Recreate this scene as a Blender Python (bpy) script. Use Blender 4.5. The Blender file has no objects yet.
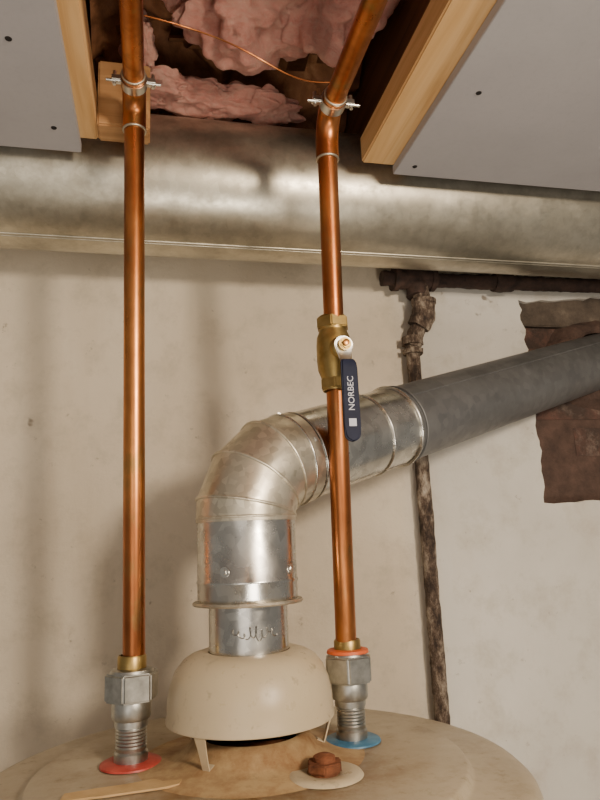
import bpy, bmesh, math, random
from mathutils import Vector, Matrix, noise
random.seed(4)
D=bpy.data; SC=bpy.context.scene
def col(h):
    h=h.lstrip('#'); c=[int(h[i:i+2],16)/255 for i in (0,2,4)]
    return tuple(((x/12.92) if x<=.04045 else ((x+.055)/1.055)**2.4) for x in c)+(1,)
# ---------------- materials
class M:
    def __init__(s,name,rough=.5,metal=0.0):
        s.m=D.materials.new(name); s.m.use_nodes=True; s.nt=s.m.node_tree; s.n=s.nt.nodes
        s.b=s.n['Principled BSDF']; s.b.inputs['Roughness'].default_value=rough; s.b.inputs['Metallic'].default_value=metal
        s.tc=s.n.new('ShaderNodeTexCoord')
    def link(s,a,b): s.nt.links.new(a,b)
    def mapping(s,scale=(1,1,1),rot=(0,0,0)):
        mp=s.n.new('ShaderNodeMapping'); mp.inputs['Scale'].default_value=scale; mp.inputs['Rotation'].default_value=rot
        s.link(s.tc.outputs['Object'],mp.inputs['Vector']); return mp.outputs[0]
    def noise(s,sc,detail=5,rough=.6,scale=(1,1,1),dist=0):
        t=s.n.new('ShaderNodeTexNoise'); t.inputs['Scale'].default_value=sc; t.inputs['Detail'].default_value=detail
        t.inputs['Roughness'].default_value=rough; t.inputs['Distortion'].default_value=dist
        s.link(s.mapping(scale),t.inputs['Vector']); return t.outputs['Fac']
    def voro(s,sc,feature='F1',scale=(1,1,1),out='Distance'):
        t=s.n.new('ShaderNodeTexVoronoi'); t.inputs['Scale'].default_value=sc; t.feature=feature
        s.link(s.mapping(scale),t.inputs['Vector']); return t.outputs[out]
    def ramp(s,fac,stops,interp='LINEAR'):
        r=s.n.new('ShaderNodeValToRGB'); r.color_ramp.interpolation=interp
        e=r.color_ramp.elements
        while len(e)<len(stops): e.new(.5)
        for el,(p,c) in zip(e,stops):
            el.position=p; el.color=c if not isinstance(c,(int,float)) else (c,c,c,1)
        s.link(fac,r.inputs[0]); return r.outputs[0]
    def mix(s,fac,a,b,mode='MIX'):
        x=s.n.new('ShaderNodeMix'); x.data_type='RGBA'; x.blend_type=mode
        if isinstance(fac,(int,float)): x.inputs[0].default_value=fac
        else: s.link(fac,x.inputs[0])
        for i,v in ((6,a),(7,b)):
            if isinstance(v,tuple): x.inputs[i].default_value=v
            else: s.link(v,x.inputs[i])
        return x.outputs[2]
    def base(s,c):
        if isinstance(c,tuple): s.b.inputs['Base Color'].default_value=c
        else: s.link(c,s.b.inputs['Base Color'])
        return s
    def rough(s,c): s.link(c,s.b.inputs['Roughness']); return s
    def bump(s,h,strength=.3,dist=.002):
        b=s.n.new('ShaderNodeBump'); b.inputs['Strength'].default_value=strength; b.inputs['Distance'].default_value=dist
        s.link(h,b.inputs['Height']); s.link(b.outputs[0],s.b.inputs['Normal']); return s
    def xyz(s,ax):
        x=s.n.new('ShaderNodeSeparateXYZ'); s.link(s.tc.outputs['Object'],x.inputs[0]); return x.outputs[ax]

def mat_galv(name,c1,c2,rough=.35,spangle=60,metal=1.0):
    m=M(name,rough,metal)
    v=m.voro(spangle,out='Color'); n=m.noise(14,6,.65)
    g=m.ramp(v,[(0.1,c1),(.9,c2)])
    g=m.mix(m.ramp(n,[(.45,0.0),(.75,.5)]),g,tuple(x*.55 for x in c1[:3])+(1,))
    m.base(g)
    m.rough(m.ramp(m.noise(25,4),[(.3,rough-.08),(.7,rough+.12)]))
    m.bump(m.noise(7,3),.2,.004)
    return m.m
GALV=mat_galv('galvanized_bright',col('bab8b2'),col('dad8d0'),.25,90)
GALV_ELB=mat_galv('galvanized_elbow',col('bbb3a0'),col('dcd4c0'),.38,130,.88)
GALV_DARK=mat_galv('galvanized_dull',col('6b6b6b'),col('777776'),.46,90,.6)
DUCT=M('duct_galvanized',.42,.9)
_n=DUCT.noise(5,6,.7,(1,1,1)); _v=DUCT.voro(90,out='Color'); _w=DUCT.noise(28,6,.75)
g=DUCT.ramp(_v,[(0.0,col('aaa494')),(1,col('b9b3a2'))])
g=DUCT.mix(DUCT.ramp(_w,[(.42,0.0),(.68,.4)]),g,col('827b6c'))
g=DUCT.mix(DUCT.ramp(_n,[(.47,0.0),(.68,.7)]),g,col('e2dcca'))
DUCT.base(g).rough(DUCT.ramp(_w,[(.3,.28),(.7,.48)])).bump(DUCT.noise(7,3),.2,.006); DUCT=DUCT.m
COP=M('aged_copper',.33,1.0)
_a=COP.noise(5,5,.65,(1,1,.6)); _b=COP.noise(60,4,.6,(1,1,.15)); _d=COP.noise(25,5,.7,(1,1,.5))
g=COP.ramp(_a,[(.34,col('8a5030')),(.5,col('b87344')),(.66,col('e69c5a'))])
g=COP.mix(COP.ramp(_b,[(.48,0.0),(.72,.5)]),g,col('6c3c20'))
g=COP.mix(COP.ramp(_d,[(.55,0.0),(.70,.6)]),g,col('94804f'))
COP.base(g).rough(COP.ramp(_b,[(.3,.25),(.75,.45)])); COP=COP.m
SOLDER=M('solder',.4,.9).base(col('b9b09c')).m
BRASS=M('brass',.4,1.0); BRASS.base(BRASS.ramp(BRASS.noise(40),[(.3,col('8f7744')),(.7,col('bda268'))])); BRASS=BRASS.m
ZINC=M('zinc_steel',.38,1.0); ZINC.base(ZINC.ramp(ZINC.noise(70,5),[(.3,col('9a9a94')),(.7,col('c6c6c0'))])).bump(ZINC.noise(150),.2,.0008); ZINC=ZINC.m
STEEL=M('bright_steel',.28,1.0).base(col('d5d3cc')).m
NAVY=M('navy_vinyl',.6); NAVY.base(NAVY.ramp(NAVY.noise(50),[(.3,col('181c2e')),(.7,col('22273b'))])); NAVY.b.inputs['Specular IOR Level'].default_value=.2; NAVY=NAVY.m
WHITE=M('white_print',.5).base(col('b8bac4')).m
RED=M('red_plastic',.45); RED.base(RED.ramp(RED.noise(60),[(.35,col('a8352b')),(.7,col('c95446'))])); RED=RED.m
BLUE=M('blue_plastic',.45); BLUE.base(BLUE.ramp(BLUE.noise(60),[(.35,col('34688a')),(.7,col('5a8dab'))])); BLUE=BLUE.m
ORANGE=M('orange_tape',.5).base(col('d9622b')).m
def enamel(name,c1,c2,rustc,lo,hi,rough=.35):
    m=M(name,rough); a=m.noise(9,6,.6); b=m.noise(55,8,.7); c=m.noise(17,8,.75)
    g=m.ramp(a,[(.3,c1),(.7,c2)])
    g=m.mix(m.ramp(c,[(lo,0.0),(hi,.8)]),g,rustc)
    g=m.mix(m.ramp(b,[(.58,0.0),(.72,.6)]),g,col('756549'))
    m.base(g); m.rough(m.ramp(b,[(.3,rough-.05),(.7,rough+.2)])); m.bump(b,.08,.001); return m
HOOD=enamel('hood_enamel',col('c2b192'),col('cfbfa0'),col('b39c76'),.6,.9,.28).m
HEATM=enamel('heater_enamel',col('aa9c83'),col('bcae94'),col('91795a'),.50,.74,.36)
m=HEATM; geo=m.n.new('ShaderNodeVectorMath'); geo.operation='DISTANCE'; m.link(m.tc.outputs['Object'],geo.inputs[0]); geo.inputs[1].default_value=(.10,.68,0)
mr=m.n.new('ShaderNodeMapRange'); mr.inputs[1].default_value=.17; mr.inputs[2].default_value=.07; m.link(geo.outputs['Value'],mr.inputs[0])
nn=m.ramp(m.noise(20,8,.75),[(.36,0.0),(.6,1.0)]); mu=m.n.new('ShaderNodeMath'); mu.operation='MULTIPLY'; m.link(mr.outputs[0],mu.inputs[0]); m.link(nn,mu.inputs[1])
prev=m.b.inputs['Base Color'].links[0].from_socket
m.base(m.mix(mu.outputs[0],prev,col('87602f'))); HEAT=m.m
RUSTY=enamel('stained_collar',col('b39468'),col('c2a67a'),col('83522a'),.42,.65,.55).m
RUST=M('rusted_iron',.8,.2); RUST.base(RUST.ramp(RUST.noise(60,6,.7),[(.3,col('563320')),(.6,col('8d5637')),(.8,col('a56b48'))])).bump(RUST.noise(120,6),.6,.002); RUST=RUST.m
CORR=M('corroded_painted_pipe',.85); _c=CORR.noise(45,8,.8,(1,1,.45))
CORR.base(CORR.ramp(_c,[(.40,col('2a1f18')),(.49,col('554538')),(.55,col('7d6f60')),(.66,col('b0a492'))])).bump(_c,1,.003); CORR=CORR.m
DARKP=M('dark_rusty_pipe',.85); DARKP.base(DARKP.ramp(DARKP.noise(40,6,.7),[(.35,col('231813')),(.7,col('4a352b'))])).bump(DARKP.noise(90,6),.8,.003); DARKP=DARKP.m
BLACK=M('flue_dark',.9).base(col('1a1614')).m
def wood(name,c1,c2,c3,scale=(30,1.2,30)):
    m=M(name,.6); a=m.noise(2.2,6,.6,scale,1.2); b=m.noise(9,6,.7,scale)
    g=m.ramp(a,[(.3,c1),(.5,c2),(.7,c3)]); g=m.mix(m.ramp(b,[(.5,0.0),(.85,.3)]),g,c1)
    m.base(g).bump(b,.15,.001); return m.m
PINE=wood('pine',col('c4955a'),col('dab078'),col('e5c18c'),(22,1.0,22))
PINE_X=wood('pine_block',col('9a6f44'),col('b08354'),col('c09565'),(1.2,30,30))
OLDW=wood('old_joist_wood',col('52321f'),col('70462c'),col('845638'))
# plaster
W=M('plaster_wall',.75)
a=W.noise(3,6,.6); b=W.noise(16,8,.7); c=W.noise(38,8,.75); st=W.noise(7,6,.6,(1,.25,1)); gx=W.xyz(0); pit=W.noise(9,4,.5)
g=W.ramp(a,[(.3,col('cfc1aa')),(.7,col('dfd2bb'))])
fx=W.n.new('ShaderNodeMapRange'); fx.inputs[1].default_value=.40; fx.inputs[2].default_value=.47; W.link(gx,fx.inputs[0])
g=W.mix(fx.outputs[0],g,W.ramp(a,[(.3,col('c4beb3')),(.7,col('d8d3c8'))]))
g=W.mix(W.ramp(b,[(.50,0.0),(.72,.45)]),g,col('a3977f'))
g=W.mix(W.ramp(st,[(.52,0.0),(.78,.4)]),g,col('b5a282'))
g=W.mix(W.ramp(c,[(.63,0.0),(.69,.6)]),g,col('84765f'))
g=W.mix(W.ramp(pit,[(.69,0.0),(.705,.8)]),g,col('6d5f50'))
W.base(g).bump(W.mix(.5,W.noise(5,4),b),.6,.008); W=W.m
MORT=M('rough_mortar',.9); MORT.base(MORT.ramp(MORT.noise(30,8,.7),[(.3,col('3c332b')),(.6,col('5c5044')),(.8,col('7d7161'))])).bump(MORT.noise(40,8),1,.008); MORT=MORT.m
MORTD=M('sooty_mortar',.9); MORTD.base(MORTD.ramp(MORTD.noise(30,8,.7),[(.3,col('3a2c25')),(.7,col('5e483d'))])).bump(MORTD.noise(40,8),1,.006); MORTD=MORTD.m
BR=M('old_brick',.92); n=BR.noise(12,8,.75)
g=BR.ramp(BR.noise(5,4),[(.3,col('5c4238')),(.7,col('6c4c40'))])
g=BR.mix(BR.ramp(n,[(.40,0.0),(.56,1.0)]),g,col('43352e'))
g=BR.mix(BR.ramp(BR.noise(26,8,.75),[(.52,0.0),(.66,.7)]),g,col('7b6c60'))
BR.base(g).bump(n,1,.012); BR=BR.m
DRY=M('drywall_grey',.85); g=DRY.ramp(DRY.noise(5,6),[(.3,col('a19ea0')),(.7,col('adaaab'))]); g=DRY.mix(DRY.ramp(DRY.noise(140,4,.8),[(.5,0.0),(.8,.25)]),g,col('8d8a8c'))
DRY.base(g).bump(DRY.noise(250),.1,.0006); DRY=DRY.m
INS=M('fiberglass_pink',.95); a=INS.noise(12,8,.75); b=INS.noise(45,10,.85,(1,1,2.5),1.5)
g=INS.ramp(a,[(.3,col('d6867a')),(.5,col('f6ae9c')),(.75,col('fecdb8'))]); g=INS.mix(INS.ramp(b,[(.45,0.0),(.75,.7)]),g,col('fedfcd'))
INS.base(g).bump(b,1,.012); INS.b.inputs['Subsurface Weight'].default_value=.1; INS.b.inputs['Subsurface Radius'].default_value=(.02,.008,.008); INS=INS.m
KRAFT=M('kraft_paper',.8); KRAFT.base(KRAFT.ramp(KRAFT.noise(15,6,.7),[(.3,col('5f3a24')),(.6,col('94633f')),(.8,col('b8895f'))])).bump(KRAFT.noise(18,5),.8,.01); KRAFT=KRAFT.m
CARD=M('cardboard',.85); CARD.base(CARD.ramp(CARD.noise(40,6),[(.3,col('bd9a68')),(.7,col('d6b583'))])); CARD=CARD.m
CONC=M('concrete',.9); CONC.base(CONC.ramp(CONC.noise(6,8),[(.3,col('6f6a62')),(.7,col('8a857b'))])); CONC=CONC.m

# ---------------- geometry
def obj(name,bm,mat,smooth=True,angle=None):
    me=D.meshes.new(name); bmesh.ops.recalc_face_normals(bm,faces=bm.faces)
    if smooth:
        for f in bm.faces: f.smooth=True
        lim=math.radians(angle or 40)
        for e in bm.edges:
            if len(e.link_faces)==2 and e.calc_face_angle(0)>lim: e.smooth=False
    bm.to_mesh(me); bm.free(); me.materials.append(mat)
    o=D.objects.new(name,me); SC.collection.objects.link(o); return o
def group(name,parts):
    e=D.objects.new(name,None); SC.collection.objects.link(e); e.empty_display_size=.05
    for p in parts: p.parent=e
    return e
def lathe(name,prof,mat,origin=(0,0,0),axis=(0,0,1),seg=64,closed=False,angle=40):
    bm=bmesh.new(); q=Vector((0,0,1)).rotation_difference(Vector(axis).normalized()); O=Vector(origin)
    rings=[]
    for r,z in prof:
        if r<1e-6: rings.append([bm.verts.new(O+q@Vector((0,0,z)))])
        else: rings.append([bm.verts.new(O+q@Vector((r*math.cos(2*math.pi*i/seg),r*math.sin(2*math.pi*i/seg),z))) for i in range(seg)])
    idx=list(range(len(rings)-1)); pairs=[(i,i+1) for i in idx]
    if closed: pairs.append((len(rings)-1,0))
    for i,j in pairs:
        A,B=rings[i],rings[j]
        for k in range(seg):
            k2=(k+1)%seg
            if len(A)==1 and len(B)==1: break
            if len(A)==1: bm.faces.new((A[0],B[k],B[k2]))
            elif len(B)==1: bm.faces.new((A[k],A[k2],B[0]))
            else: bm.faces.new((A[k],A[k2],B[k2],B[k]))
    return obj(name,bm,mat,True,angle)
def ringt(name,R,r,mat,origin,axis=(0,0,1),seg=64,n=10):
    prof=[(R+r*math.cos(2*math.pi*i/n),r*math.sin(2*math.pi*i/n)) for i in range(n)]
    return lathe(name,prof,mat,origin,axis,seg,True,80)
def tube(name,pts,r,mat,seg=32,cap=True,angle=40,rad=None):
    bm=bmesh.new(); P=[Vector(p) for p in pts]; rings=[]
    t0=(P[1]-P[0]).normalized(); up=Vector((0,0,1)) if abs(t0.z)<.9 else Vector((0,1,0))
    nrm=t0.cross(up).normalized(); prev=t0
    for i,p in enumerate(P):
        if i==0: t=t0
        elif i==len(P)-1: t=(P[i]-P[i-1]).normalized()
        else: t=((P[i]-P[i-1]).normalized()+(P[i+1]-P[i]).normalized()).normalized()
        nrm=prev.rotation_difference(t)@nrm; prev=t; bn=t.cross(nrm)
        rr=rad[i] if rad else r
        rings.append([bm.verts.new(p+rr*(math.cos(2*math.pi*k/seg)*nrm+math.sin(2*math.pi*k/seg)*bn)) for k in range(seg)])
    for A,B in zip(rings,rings[1:]):
        for k in range(seg): bm.faces.new((A[k],A[(k+1)%seg],B[(k+1)%seg],B[k]))
    if cap: bm.faces.new(rings[0][::-1]); bm.faces.new(rings[-1])
    return obj(name,bm,mat,True,angle)
def box(name,lo,hi,mat,bev=.001,jit=0):
    bm=bmesh.new(); bmesh.ops.create_cube(bm,size=1)
    lo,hi=Vector(lo),Vector(hi)
    for v in bm.verts: v.co=Vector(((lo[i]+hi[i])/2+v.co[i]*(hi[i]-lo[i]) for i in range(3)))
    if bev: bmesh.ops.bevel(bm,geom=bm.edges[:],offset=bev,segments=2,affect='EDGES')
    return obj(name,bm,mat,False)
def hexp(name,R,h,mat,origin,axis=(0,0,1),rot=0,n=6,bev=.0012):
    bm=bmesh.new(); q=Vector((0,0,1)).rotation_difference(Vector(axis).normalized()); O=Vector(origin)
    a=[];b=[]
    for i in range(n):
        t=rot+2*math.pi*i/n; a.append(bm.verts.new(O+q@Vector((R*math.cos(t),R*math.sin(t),0)))); b.append(bm.verts.new(O+q@Vector((R*math.cos(t),R*math.sin(t),h))))
    bm.faces.new(a[::-1]); bm.faces.new(b)
    for i in range(n): bm.faces.new((a[i],a[(i+1)%n],b[(i+1)%n],b[i]))
    bmesh.ops.bevel(bm,geom=bm.edges[:],offset=bev,segments=3,affect='EDGES')
    return obj(name,bm,mat,False)
def arc(a,b,n): return [a+(b-a)*i/n for i in range(n+1)]

# ---------------- water heater
HC=(.096,.708)
AX=(.099,.724)
prof=[(.036,-.03),(.10,0),(.207,0),(.210,-.0015),(.2125,-.007),(.216,-.009),(.255,-.0095),(.264,-.0115),(.270,-.017),(.273,-.026),(.273,-1.28),(.268,-1.29),(.268,-1.35),(0,-1.35)]
body=lathe('jacket',prof,HEAT,(HC[0],HC[1],0),seg=128,angle=60)
collar=lathe('flue_collar',[(.0465,-.012),(.0465,.0195),(.052,.0225),(.059,.0195),(.067,.0095),(.080,.0035),(.110,.0008),(.118,-.001)],RUSTY,(AX[0],AX[1]-.002,0),seg=96)
well=lathe('flue_well',[(.0460,.015),(.0455,-.012),(0,-.012)],BLACK,(AX[0],AX[1]-.002,0))
baffle=box('flue_baffle',(.06,.720,-.012),(.136,.722,.012),RUST,.0005)
legs=[]
pxx,pyy=.154,.640
plug=[lathe('plug_escutcheon',[(.014,.001),(.018,.003),(.030,.0035),(.034,.002),(.0355,0)],HOOD,(pxx,pyy,.0006),seg=48),
      lathe('plug_neck',[(.013,0),(.013,.005),(.0,.005)],RUST,(pxx,pyy,.002)),
      hexp('plug_hex',.0175,.0080,RUST,(pxx,pyy,.0045),rot=.3),
      lathe('plug_top',[(.010,.012),(.010,.0165),(.007,.018),(0,.018)],RUST,(pxx,pyy,0))]
group('water_heater',[body,collar,well,baffle]+plug)
bm=bmesh.new()
vs=[(-.076,.655),(-.04,.654),(.012,.658),(.024,.662),(.027,.672),(.010,.674),(.002,.683),(-.022,.677),(-.05,.675),(-.074,.671)]
f0=bm.faces.new([bm.verts.new((x,y-.006,.0010)) for x,y in vs]); r=bmesh.ops.extrude_face_region(bm,geom=[f0])
for v in [g for g in r['geom'] if isinstance(g,bmesh.types.BMVert)]: v.co.z=.0028
obj('cardboard_scrap',bm,CARD,False)

# ---------------- draft hood
hp=[(.0425,.101),(.052,.1012),(.061,.0985),(.069,.0935),(.0765,.084),(.0815,.072),(.0842,.058),(.0845,.044),(.0858,.040),(.0858,.037),(.083,.036),(.082,.043),(.079,.070),(.070,.088),(.055,.096),(.0425,.098)]
hood=lathe('dome',hp,HOOD,(AX[0],AX[1],0),seg=96,closed=True)
under=lathe('inner_cone',[(.044,.09),(.05,.075),(.06,.058)],BLACK,(AX[0],AX[1],0))
for i,ang in enumerate((228,138,-4,50)):
    t=math.radians(ang); d=Vector((math.cos(t),math.sin(t),0)); s=Vector((-d.y,d.x,0)); c=Vector((AX[0],AX[1],0))
    bm=bmesh.new(); prof=[(.084,.046,.0065),(.0845,.036,.006),(.080,.022,.0045),(.077,.012,.004),(.075,.0065,.004),(.068,.0105,.0045)]
    prof2=[(r-.0015,z-.0 if k<5 else z-.0012,w) for k,(r,z,w) in enumerate(prof)]
    L=[]
    for (r1,z1,w),(r2,z2,_) in zip(prof,prof2):
        L.append([bm.verts.new(c+d*r1+s*w+Vector((0,0,z1))),bm.verts.new(c+d*r1-s*w+Vector((0,0,z1))),bm.verts.new(c+d*r2-s*w+Vector((0,0,z2))),bm.verts.new(c+d*r2+s*w+Vector((0,0,z2)))])
    for A,B in zip(L,L[1:]):
        for k in range(4): bm.faces.new((A[k],A[(k+1)%4],B[(k+1)%4],B[k]))
    bm.faces.new(L[0]); bm.faces.new(L[-1][::-1])
    legs.append(obj('leg_%d'%(i+1),bm,HOOD,False))
group('draft_hood',[hood,under]+legs)

# ---------------- vent pipe
V=[]
V.append(lathe('draft_collar',[(.0415,.088),(.0415,.150),(.040,.150),(.040,.088)],GALV,(AX[0],AX[1],0),closed=True))
V.append(lathe('flange',[(.040,.1475),(.0575,.1475),(.0585,.149),(.0575,.151),(.040,.151)],GALV_ELB,(AX[0],AX[1],0),closed=True))
V.append(lathe('riser',[(.052,.150),(.053,.152),(.053,.168),(.0540,.1695),(.0540,.1715),(.053,.173),(.053,.236)],GALV,(AX[0],AX[1],0),seg=96,angle=60))
V.append(ringt('riser_bead',.0532,.0016,GALV_ELB,(AX[0],AX[1],.2365)))
for a in (-2.15,-.72,.6,2.3):
    d=Vector((math.cos(a),math.sin(a),0)); o=Vector((AX[0],AX[1],.182))+d*.0525
    V.append(hexp('screw',.0038,.0028,STEEL,o,d)); V.append(lathe('screw_washer',[(0,.0012),(.005,.0012),(.0052,0)],STEEL,o,d,16))
pts=[]
for i in range(221):
    u=i/220; a=math.radians(-122+u*64); zz=.121+.0034*math.sin(u*50)*(1.2-.6*math.sin(u*9))+.0022*math.sin(u*17)+.001*u
    a+=.045*math.cos(u*50)
    pts.append((AX[0]+.0417*math.cos(a),AX[1]+.0417*math.sin(a),zz))
MARK=M('embossed_mark',.35,1.0).base(col('8d8a82')).m
V.append(tube('hand_marking',pts,.0005,MARK,6))
h=Vector((.9067,.4219,0)); Rb=.070; th=math.radians(73.6); A0=Vector((AX[0],AX[1],.232)); CC=A0+h*Rb
def ap(phi,R=Rb): return CC-h*R*math.cos(phi)+Vector((0,0,1))*R*math.sin(phi)
nb=3; st=th/nb; pp=[A0]
for i in range(nb): pp.append(ap(st*(i+.5),Rb/math.cos(st/2)))
P1=ap(th); u=(h*math.sin(th)*1.0+Vector((0,0,1))*math.cos(th)).normalized()
pp.append(P1+u*.02)
V.append(tube('elbow_gores',pp,.0540,GALV_ELB,64,cap=False,angle=8))
for i in range(nb):
    p=pp[i+1]; t=((p-pp[i]).normalized()+(pp[i+2]-p).normalized()).normalized()
    V.append(ringt('gore_bead',.0541,.0017,GALV_ELB,p,t))
V.append(tube('run_short',[P1+u*.01,P1+u*.19],.0522,GALV,64,cap=False))
V.append(tube('run_long',[P1+u*.18,P1+u*.80],.0516,GALV_DARK,64,cap=False))
for s_,r_,w_ in ((.006,.0540,.0014),(.024,.0528,.0014),(.137,.0528,.0015),(.19,.0532,.0024),(.202,.0524,.0016)):
    V.append(ringt('run_bead',r_,w_,GALV_DARK if s_>.2 else GALV,P1+u*s_,u))
for a in (0.3,1.6):
    e1=u.cross(Vector((0,0,1))).normalized(); e2=e1.cross(u); d=(e1*math.cos(a)+e2*math.sin(a)).normalized()
    V.append(hexp('run_screw',.0035,.003,STEEL,P1+u*.015+d*.053,d))
e1=u.cross(Vector((0,0,1))).normalized(); e2=e1.cross(u); d=(e1*.75+e2*.66).normalized()
V.append(tube('run_seam',[P1+u*.2+d*.0518,P1+u*.8+d*.0518],.0011,GALV_DARK,8))
group('vent_pipe',V)

# ---------------- copper pipes
def copper(name,xb,xt,yb,yt,zb,zel,zrun):
    def P(z): k=(z-zb)/(zel-zb); return Vector((xb+(xt-xb)*k,yb+(yt-yb)*k,z))
    parts=[tube('riser',[P(zb),P(zb+.2),P(zel)],.0114,COP,32)]
    R=.030; e=P(zel); path=[]
    for i in range(11):
        a=math.pi/2*i/10
        path.append(e+Vector((0,-R*(1-math.cos(a)),(zrun-zel)*math.sin(a))))
    parts.append(tube('elbow',[P(zel-.012)]+path+[path[-1]+Vector((0,-.014,0))],.0133,COP,32))
    parts.append(ringt('solder_ring',.0122,.0016,SOLDER,P(zel-.013)))
    s=path[-1]; parts.append(tube('run',[s,Vector((xt+.002,-.25,zrun))],.0114,COP,32))
    parts.append(ringt('solder_ring_run',.0122,.0014,SOLDER,s-Vector((0,.015,0)),(0,1,0)))
    c=Vector((s.x,s.y-.004,zrun))
    parts.append(lathe('clamp_band',[(.0136,-.006),(.0150,-.006),(.0150,.006),(.0136,.006)],STEEL,c,(0,1,0),48,True))
    for sg in (-1,1):
        parts.append(box('clamp_ear',(c.x+sg*.019-.005,c.y-.005,zrun-.003),(c.x+sg*.019+.005,c.y+.005,zrun+.003),STEEL,.0006))
        parts.append(tube('clamp_bolt',[(c.x+sg*.021,c.y,zrun-.007),(c.x+sg*.021,c.y,zrun+.010)],.002,STEEL,10))
    parts.append(tube('clamp_screw',[(c.x-.030,c.y-.002,zrun-.003),(c.x+.030,c.y-.002,zrun-.003)],.0018,STEEL,10))
    return group(name,parts)
copper('copper_pipe',-.018,-.0234,.735,.705,.09,.696,.722)
copper('copper_pipe',.2055,.1960,.729,.665,.09,.6545,.692)

# ---------------- dielectric unions
def union(x,y,washer,tape):
    p=[]
    p.append(lathe('tailpiece',[(.0118,.088),(.0145,.088),(.0145,.101),(.0135,.103),(.0118,.103)],BRASS,(x,y,0),closed=True))
    p.append(hexp('union_nut',.0275,.027,ZINC,(x,y,.060),rot=.25,bev=.002))
    p.append(lathe('nut_shoulder',[(.015,.087),(.022,.087),(.021,.0895),(.015,.0905)],ZINC,(x,y,0),closed=True))
    p.append(lathe('union_body',[(.0,.061),(.0185,.061),(.0195,.058),(.0195,.046),(.0185,.043),(.0165,.042),(.0165,.036),(.0155,.0355)]+
        [( .0155 if i%2 else .0145,.035-.0016*i) for i in range(12)]+[(.0148,.014),(.0165,.012),(.0165,0.0012),(0,0.0012)],ZINC,(x,y,0),seg=48,angle=30))
    w=[(.0155,.0010),(.0155,.0045),(.027,.004),(.030,.0025),(.0305,.0010)]
    p.append(lathe('ring_washer',w,washer,(x,y,0),seg=48))
    if tape: p.append(lathe('tape_wrap',[(.0145,.0872),(.023,.0895),(.022,.0925),(.0155,.0935)],ORANGE,(x,y,0),closed=True))
    return group('dielectric_union',p)
union(-.020,.735,RED,False)
union(.207,.730,BLUE,True)

# ---------------- ball valve
vx,vy,dz=.1993,.6935,-.0085
B=[]
bp=[(.012,.380),(.0143,.380),(.015,.383),(.015,.393),(.016,.396),(.0188,.404),(.0197,.414),(.0197,.432),(.0188,.442),(.016,.449),(.016,.452),(.017,.454),(.017,.464),(.0155,.467),(.012,.467)]
B.append(lathe('valve_body',[(r_,z_+dz) for r_,z_ in bp],BRASS,(vx,vy,0),seg=40))
B.append(hexp('end_hex_top',.0197,.013,BRASS,(vx,vy,.452+dz),rot=.2))
B.append(hexp('end_hex_bottom',.0178,.012,BRASS,(vx,vy,.3815+dz),rot=.2))
ny=.664; nx=.2020; nz=.4165
B.append(lathe('stem_bonnet',[(.0125,0),(.0125,.012),(.010,.015),(.007,.016),(.007,.026),(0,.026)],BRASS,(nx,vy-.010,nz),(0,-1,0),32))
B.append(hexp('handle_nut',.0068,.005,BRASS,(nx,ny-.0035,nz),(0,-1,0),rot=.4))
B.append(lathe('stem_tip',[(0,.0),(.0036,.0),(.0036,.008),(0,.009)],COP,(nx,ny-.0035,nz),(0,-1,0),16))
def strap(name,stations,mat,th):
    bm=bmesh.new(); L=[]
    for (z,y,w) in stations:
        L.append([bm.verts.new((nx-w,y,z)),bm.verts.new((nx+w,y,z)),bm.verts.new((nx+w,y+th,z)),bm.verts.new((nx-w,y+th,z))])
    for A,Bq in zip(L,L[1:]):
        for k in range(4): bm.faces.new((A[k],A[(k+1)%4],Bq[(k+1)%4],Bq[k]))
    bm.faces.new(L[0]); bm.faces.new(L[-1][::-1])
    bmesh.ops.bevel(bm,geom=[e for e in bm.edges if abs((e.verts[0].co-e.verts[1].co).z)>1e-5],offset=min(.0016,th*.35),segments=3,affect='EDGES')
    return obj(name,bm,mat,True,25)
sp=[]
for a in arc(math.radians(85),math.radians(0),7): sp.append((nz+.0102*math.sin(a),ny-.002,.0102*math.cos(a)+.0003))
sp+=[(nz-.008,ny-.002,.0083),(nz-.016,ny-.004,.0063),(nz-.026,ny-.012,.0063),(nz-.034,ny-.014,.0066)]
B.append(strap('handle_plate',sp,STEEL,.0025))
gy=ny-.018
sp=[(nz-.020,gy+.003,.0070),(nz-.024,gy+.001,.0084),(nz-.030,gy,.0089),(nz-.092,gy,.0087)]
for a in arc(0,math.radians(85),6)[1:]: sp.append((nz-.100-.0087*math.sin(a),gy,.0087*math.cos(a)))
B.append(strap('handle_grip',sp,NAVY,.0062))
def text(body,size,loc,mat):
    c=D.curves.new('label_text','FONT'); c.body=body; c.size=size; c.align_x='CENTER'; c.align_y='CENTER'; c.extrude=.0001
    o=D.objects.new('label_text',c); SC.collection.objects.link(o); c.materials.append(mat)
    o.rotation_euler=Matrix(((0,-1,0),(0,0,-1),(1,0,0))).to_euler(); o.location=loc; return o
B.append(text('NORBEC',.0094,(nx,gy-.0003,nz-.058),WHITE))
B.append(box('label_patch',(nx-.0040,gy-.0004,nz-.093),(nx+.0040,gy+.0001,nz-.085),WHITE,.0001))
group('ball_valve',B)

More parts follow.
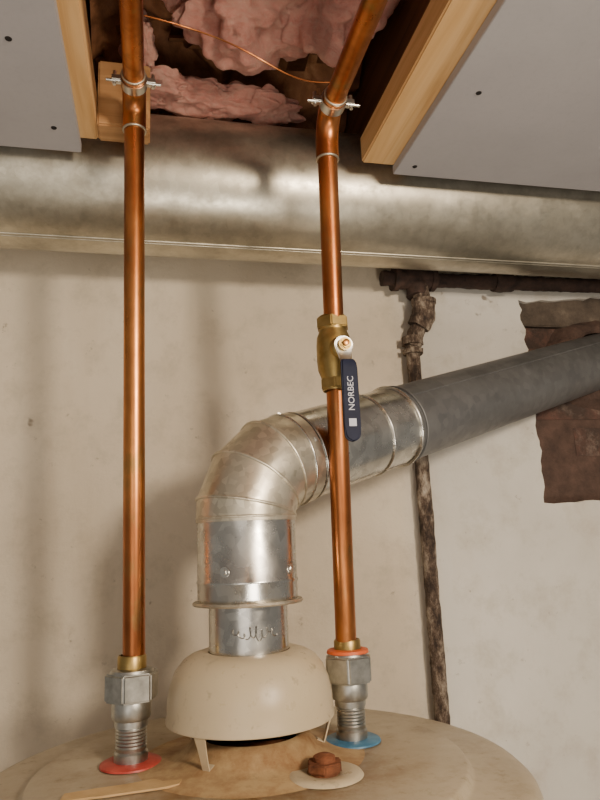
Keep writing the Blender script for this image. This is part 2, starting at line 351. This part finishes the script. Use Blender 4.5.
# ---------------- duct
dY,dZ,dR=.912,.73,.1
DU=[]
DU.append(tube('duct_body',[(-1.3,dY,dZ),(-.55,dY,dZ),(.1,dY,dZ),(.9,dY,dZ),(1.7,dY,dZ)],dR,DUCT,96,cap=False))
for ang,rr_ in ((-103.5,.0016),(-100.5,.0010)):
    a=math.radians(ang); sy,sz=dY+dR*math.cos(a),dZ+dR*math.sin(a)
    DU.append(tube('lock_seam',[(-1.3,sy,sz),(1.7,sy,sz)],rr_,DUCT,10))
DU.append(ringt('duct_joint',dR+.0005,.0016,DUCT,(-.42,dY,dZ),(1,0,0),96))
DU.append(ringt('duct_joint',dR+.0005,.0016,DUCT,(1.02,dY,dZ),(1,0,0),96))
group('air_duct',DU)

# ---------------- ceiling
CZ=.70
ce=[]
ce.append(box('panel_1',(-1.3,-.9,CZ),(-.0906,.788,CZ+.0125),DRY,.0008))
ce.append(box('panel_2',(.322,-.9,CZ),(1.7,.778,CZ+.0125),DRY,.0008))
for (x,y) in ((-.117,.74),(-.14,.60),(-.117,.45),(-.3,.70),(.345,.755),(.36,.60),(.345,.42),(.62,.70),(.62,.50)):
    ce.append(lathe('panel_screw',[(0,-.0006),(.0032,-.0006),(.0036,.0004)],BLACK,(x,y,CZ),seg=14))
group('ceiling',ce)
box('wood_nailer',(-.155,-.9,.7128),(-.0690,.777,.751),PINE,.002)
box('wood_nailer',(.277,-.9,.7128),(.366,.777,.751),PINE,.002)
box('wood_block',(-.068,.737,.708),(-.006,.772,.797),PINE_X,.002)
for x0,x1 in ((-.145,-.105),(.325,.365)):
    box('floor_joist',(x0,-.9,.7515),(x1,1.04,1.08),OLDW,.002)
box('subfloor',(-1.3,-.9,1.081),(1.7,1.05,1.10),OLDW,.001)

# insulation
def clump(bm,loc,sc,seed,amp=.35):
    t=bmesh.new(); bmesh.ops.create_icosphere(t,subdivisions=6,radius=1)
    off=Vector((seed*7.3,seed*3.1,seed))
    for v in t.verts:
        n=v.co.normalized()
        k=1+amp*noise.fractal(n*1.4+off,1,2,3)+.05*noise.fractal(Vector((n.x*5,n.y*5,n.z*14))+off,1,2,5)
        v.co=Vector((n.x*sc[0]*k,n.y*sc[1]*k,n.z*sc[2]*k))+Vector(loc)
    me=D.meshes.new('t'); t.to_mesh(me); t.free(); bm.from_mesh(me); D.meshes.remove(me)
bm=bmesh.new()
for i,(l,s) in enumerate([((.12,.71,.885),(.09,.08,.065)),((.21,.70,.895),(.075,.08,.07)),((.06,.69,.915),(.06,.06,.05)),((.15,.60,.93),(.13,.12,.07)),((.02,.62,.95),(.06,.10,.05)),
    ((-.005,.825,.836),(.05,.035,.020)),((.05,.845,.838),(.055,.035,.016)),((.11,.85,.838),(.055,.035,.015)),((.165,.855,.838),(.045,.035,.015)),
    ((-.022,.79,.87),(.02,.03,.045))]):
    clump(bm,l,s,i+1,.5)
obj('fiberglass_insulation',bm,INS,True,180)
bm=bmesh.new(); N=60
g=[[None]*(N+1) for _ in range(N+1)]
for i in range(N+1):
    for j in range(N+1):
        x=-.09+.41*i/N; q=j/N; y=.79+.21*q
        z=.985+.04*noise.fractal(Vector((x*12,y*12,3)),1,2,5)-.04*abs(noise.noise(Vector((x*25,y*20,9))))-.09*q
        g[i][j]=bm.verts.new((x,y,z))
for i in range(N):
    for j in range(N): bm.faces.new((g[i][j],g[i+1][j],g[i+1][j+1],g[i][j+1]))
for k in range(7):
    x0=-.02+.045*k; w=.012+.010*random.random(); y0=.80+.03*random.random(); z0=.875+.02*random.random(); tilt=random.uniform(-.5,.5)
    prev=None
    for s in range(7):
        q=s/6; c=Vector((x0+tilt*.05*q+.005*math.sin(q*5+k),y0+.05*q,z0+.07*q+.012*math.sin(q*6+k)))
        a_=bm.verts.new(c-Vector((w,0,0))); b_=bm.verts.new(c+Vector((w,.006,.008)))
        if prev: bm.faces.new((prev[0],prev[1],b_,a_))
        prev=(a_,b_)
obj('kraft_paper_facing',bm,KRAFT,True,60)
wp=[]
for i in range(31):
    q=i/30; x=-.012+.225*q
    wp.append((x,.62+.05*q+.004*math.sin(q*9),.757+.012*math.sin(q*5.5+.6)-.004*q))
tube('copper_wire',wp,.0009,COP,8)

# ---------------- wall with broken opening
WY=1.05
cu=D.curves.new('wall_back','CURVE'); cu.dimensions='2D'; cu.fill_mode='BOTH'; cu.extrude=.008
def spl(pts):
    s=cu.splines.new('POLY'); s.points.add(len(pts)-1)
    for p,(x,z) in zip(s.points,pts): p.co=(x,z,0,1)
    s.use_cyclic_u=True
spl([(-1.3,-1.35),(1.7,-1.35),(1.7,1.08),(-1.3,1.08)])
hole=[]
def edge(a,b,n,amp):
    for i in range(n):
        q=i/n; x=a[0]+(b[0]-a[0])*q; z=a[1]+(b[1]-a[1])*q
        o=amp*noise.fractal(Vector((x*30,z*30,1.7)),1,2,4)
        d=Vector((b[0]-a[0],b[1]-a[1])).normalized(); hole.append((x-d.y*o,z+d.x*o))
edge((.672,.257),(.672,.44),20,.008); edge((.672,.44),(.664,.632),20,.010); edge((.664,.632),(1.05,.66),24,.008); edge((1.05,.66),(1.05,.257),14,.008); edge((1.05,.257),(.672,.257),24,.005)
spl(hole)
wo=D.objects.new('wall_back_c',cu); SC.collection.objects.link(wo)
bpy.context.view_layer.update()
me=D.meshes.new_from_object(wo.evaluated_get(bpy.context.evaluated_depsgraph_get())); D.objects.remove(wo)
wall=D.objects.new('wall_back',me); SC.collection.objects.link(wall); me.materials.clear(); me.materials.append(W)
wall.rotation_euler=(math.radians(90),0,0); wall.location=(0,WY+.008,0)
bm=bmesh.new()
bh,bw,gap=.062,.2,.006; z=.20; row=0
while z<.72:
    x=.55-(row%2)*.1
    while x<1.2:
        dy=random.uniform(-.003,.003)
        t=bmesh.new(); bmesh.ops.create_cube(t,size=1)
        for v in t.verts: v.co=Vector((x+bw/2+v.co.x*bw,1.096+dy+v.co.y*.05,z+bh/2+v.co.z*bh))
        bmesh.ops.bevel(t,geom=t.edges[:],offset=.005,segments=2,affect='EDGES')
        mm=D.meshes.new('t'); t.to_mesh(mm); t.free(); bm.from_mesh(mm); D.meshes.remove(mm)
        x+=bw+gap
    z+=bh+gap; row+=1
bk=obj('bricks',bm,BR,False)
mo=box('mortar_bed',(.5,1.0725,.15),(1.3,1.13,.75),MORTD,0)
pc=P1+u*((1.06-P1.y)/u.y)
bm=bmesh.new(); seg=64; rr=[]
for ri,(ro,yo) in enumerate(((.053,-.014),(.060,-.022),(.070,-.016),(.082,-.004),(.095,.014))):
    ring=[]
    for k in range(seg):
        a=2*math.pi*k/seg; n_=noise.fractal(Vector((math.cos(a)*2,math.sin(a)*2,ri*.7)),1,2,4)
        R_=ro*(1+(.14*n_ if ri>0 else 0)); ring.append(bm.verts.new((pc.x+R_*1.10*math.cos(a),1.062+yo+.006*n_,pc.z+R_*math.sin(a))))
    rr.append(ring)
for A_,B_ in zip(rr,rr[1:]):
    for k in range(seg): bm.faces.new((A_[k],A_[(k+1)%seg],B_[(k+1)%seg],B_[k]))
mc=obj('flue_mortar_collar',bm,MORTD,True,60)
lint=box('lintel',(.655,1.058,.585),(1.06,1.072,.66),MORT,.002)
group('brick_chimney',[bk,mo,mc,lint])
# ---------------- corroded pipe
def rough_tube(name,pts,r,mat,amp=.15,seg=24,step=.006):
    P=[Vector(p) for p in pts]; out=[P[0]]
    for a_,b_ in zip(P,P[1:]):
        n_=max(1,int((b_-a_).length/step))
        for i in range(1,n_+1): out.append(a_.lerp(b_,i/n_))
    o=tube(name,out,r,mat,seg,angle=75)
    me=o.data
    for v in me.vertices:
        v.co+=v.normal*r*amp*noise.fractal(v.co*70,1,2,4)
    return o
px_,py_=.437,1.028
C=[]
C.append(rough_tube('drop_pipe',[(px_,py_,-1.35),(px_,py_,.535)],.0118,CORR,.10))
C.append(rough_tube('offset_pipe',[(px_,py_,.53),(.443,py_-.004,.552),(.455,py_-.012,.575),(.457,py_-.014,.60),(.45,py_-.014,.645)],.0145,CORR,.15))
C.append(rough_tube('fitting_band',[(px_,py_,.516),(px_,py_,.524)],.0175,CORR,.1))
C.append(rough_tube('fitting_band',[(px_,py_,.532),(px_,py_,.546)],.0185,CORR,.1))
C.append(rough_tube('elbow_fitting',[(.447,py_-.008,.562),(.457,py_-.012,.580),(.458,py_-.014,.604)],.0200,CORR,.15))
C.append(rough_tube('elbow_band',[(.458,py_-.014,.602),(.458,py_-.014,.610)],.0215,CORR,.1))
C.append(rough_tube('tee_fitting',[(.412,py_-.012,.648),(.475,py_-.012,.650)],.0185,DARKP,.15))
C.append(rough_tube('tee_band',[(.405,py_-.012,.648),(.414,py_-.012,.648)],.0215,DARKP,.1))
C.append(rough_tube('tee_band',[(.473,py_-.012,.650),(.482,py_-.012,.650)],.0215,DARKP,.1))
C.append(rough_tube('tee_stub',[(.448,py_-.012,.618),(.448,py_-.012,.655)],.0185,DARKP,.15))
C.append(rough_tube('cross_pipe',[(.47,py_-.008,.650),(.75,py_-.006,.655),(1.4,py_-.006,.66)],.0130,DARKP,.14))
C.append(rough_tube('coupling',[(.60,py_-.007,.6525),(.635,py_-.007,.653)],.0170,DARKP,.12))
C.append(rough_tube('capped_stub',[(.385,py_-.012,.648),(.41,py_-.012,.648)],.013,DARKP,.15))
group('corroded_iron_pipe',C)
box('floor',(-1.3,-1.6,-1.37),(1.7,1.08,-1.351),CONC,0)

# ---------------- lights
def area(name,loc,tgt,size,power,c):
    l=D.lights.new(name,'AREA'); l.shape='DISK'; l.size=size; l.energy=power; l.color=c
    o=D.objects.new(name,l); SC.collection.objects.link(o); o.location=loc
    o.rotation_euler=(Vector(tgt)-Vector(loc)).to_track_quat('-Z','Y').to_euler(); return o
l=D.lights.new('bulb','POINT'); l.energy=64; l.color=(1,.84,.66); l.shadow_soft_size=.09
o=D.objects.new('bare_bulb_light',l); SC.collection.objects.link(o); o.location=(.56,-.55,.53)
area('room_fill_light',(-.5,-1.0,.0),(.1,.8,.5),1.0,5,(1,.90,.80))
area('cavity_fill_light',(.2,-.3,-.5),(.12,.75,.9),.35,8,(1,.90,.78))  # added fill with no real lamp behind it, brightens the ceiling cavity from below
w=D.worlds.new('world'); SC.world=w; w.use_nodes=True
bg=w.node_tree.nodes['Background']; bg.inputs[0].default_value=(1,.92,.82,1); bg.inputs[1].default_value=.27

# ---------------- camera
yaw,p,rho=map(math.radians,(12.8,12.0,2.4))
F=Vector((math.sin(yaw)*math.cos(p),math.cos(yaw)*math.cos(p),math.sin(p)))
r0=Vector((math.cos(yaw),-math.sin(yaw),0)); u0=r0.cross(F)
R_=math.cos(rho)*r0-math.sin(rho)*u0; U_=math.cos(rho)*u0+math.sin(rho)*r0
cd=D.cameras.new('camera'); cam=D.objects.new('camera',cd); SC.collection.objects.link(cam)
mt=Matrix((R_,U_,-F)).transposed().to_4x4(); mt.translation=Vector((0,0,.21)); cam.matrix_world=mt
cd.sensor_fit='VERTICAL'; cd.sensor_height=24; cd.lens=24*660/800; cd.clip_start=.01
SC.camera=cam
for o in list(SC.objects):
    if o.parent is None: o.location.z+=1.35
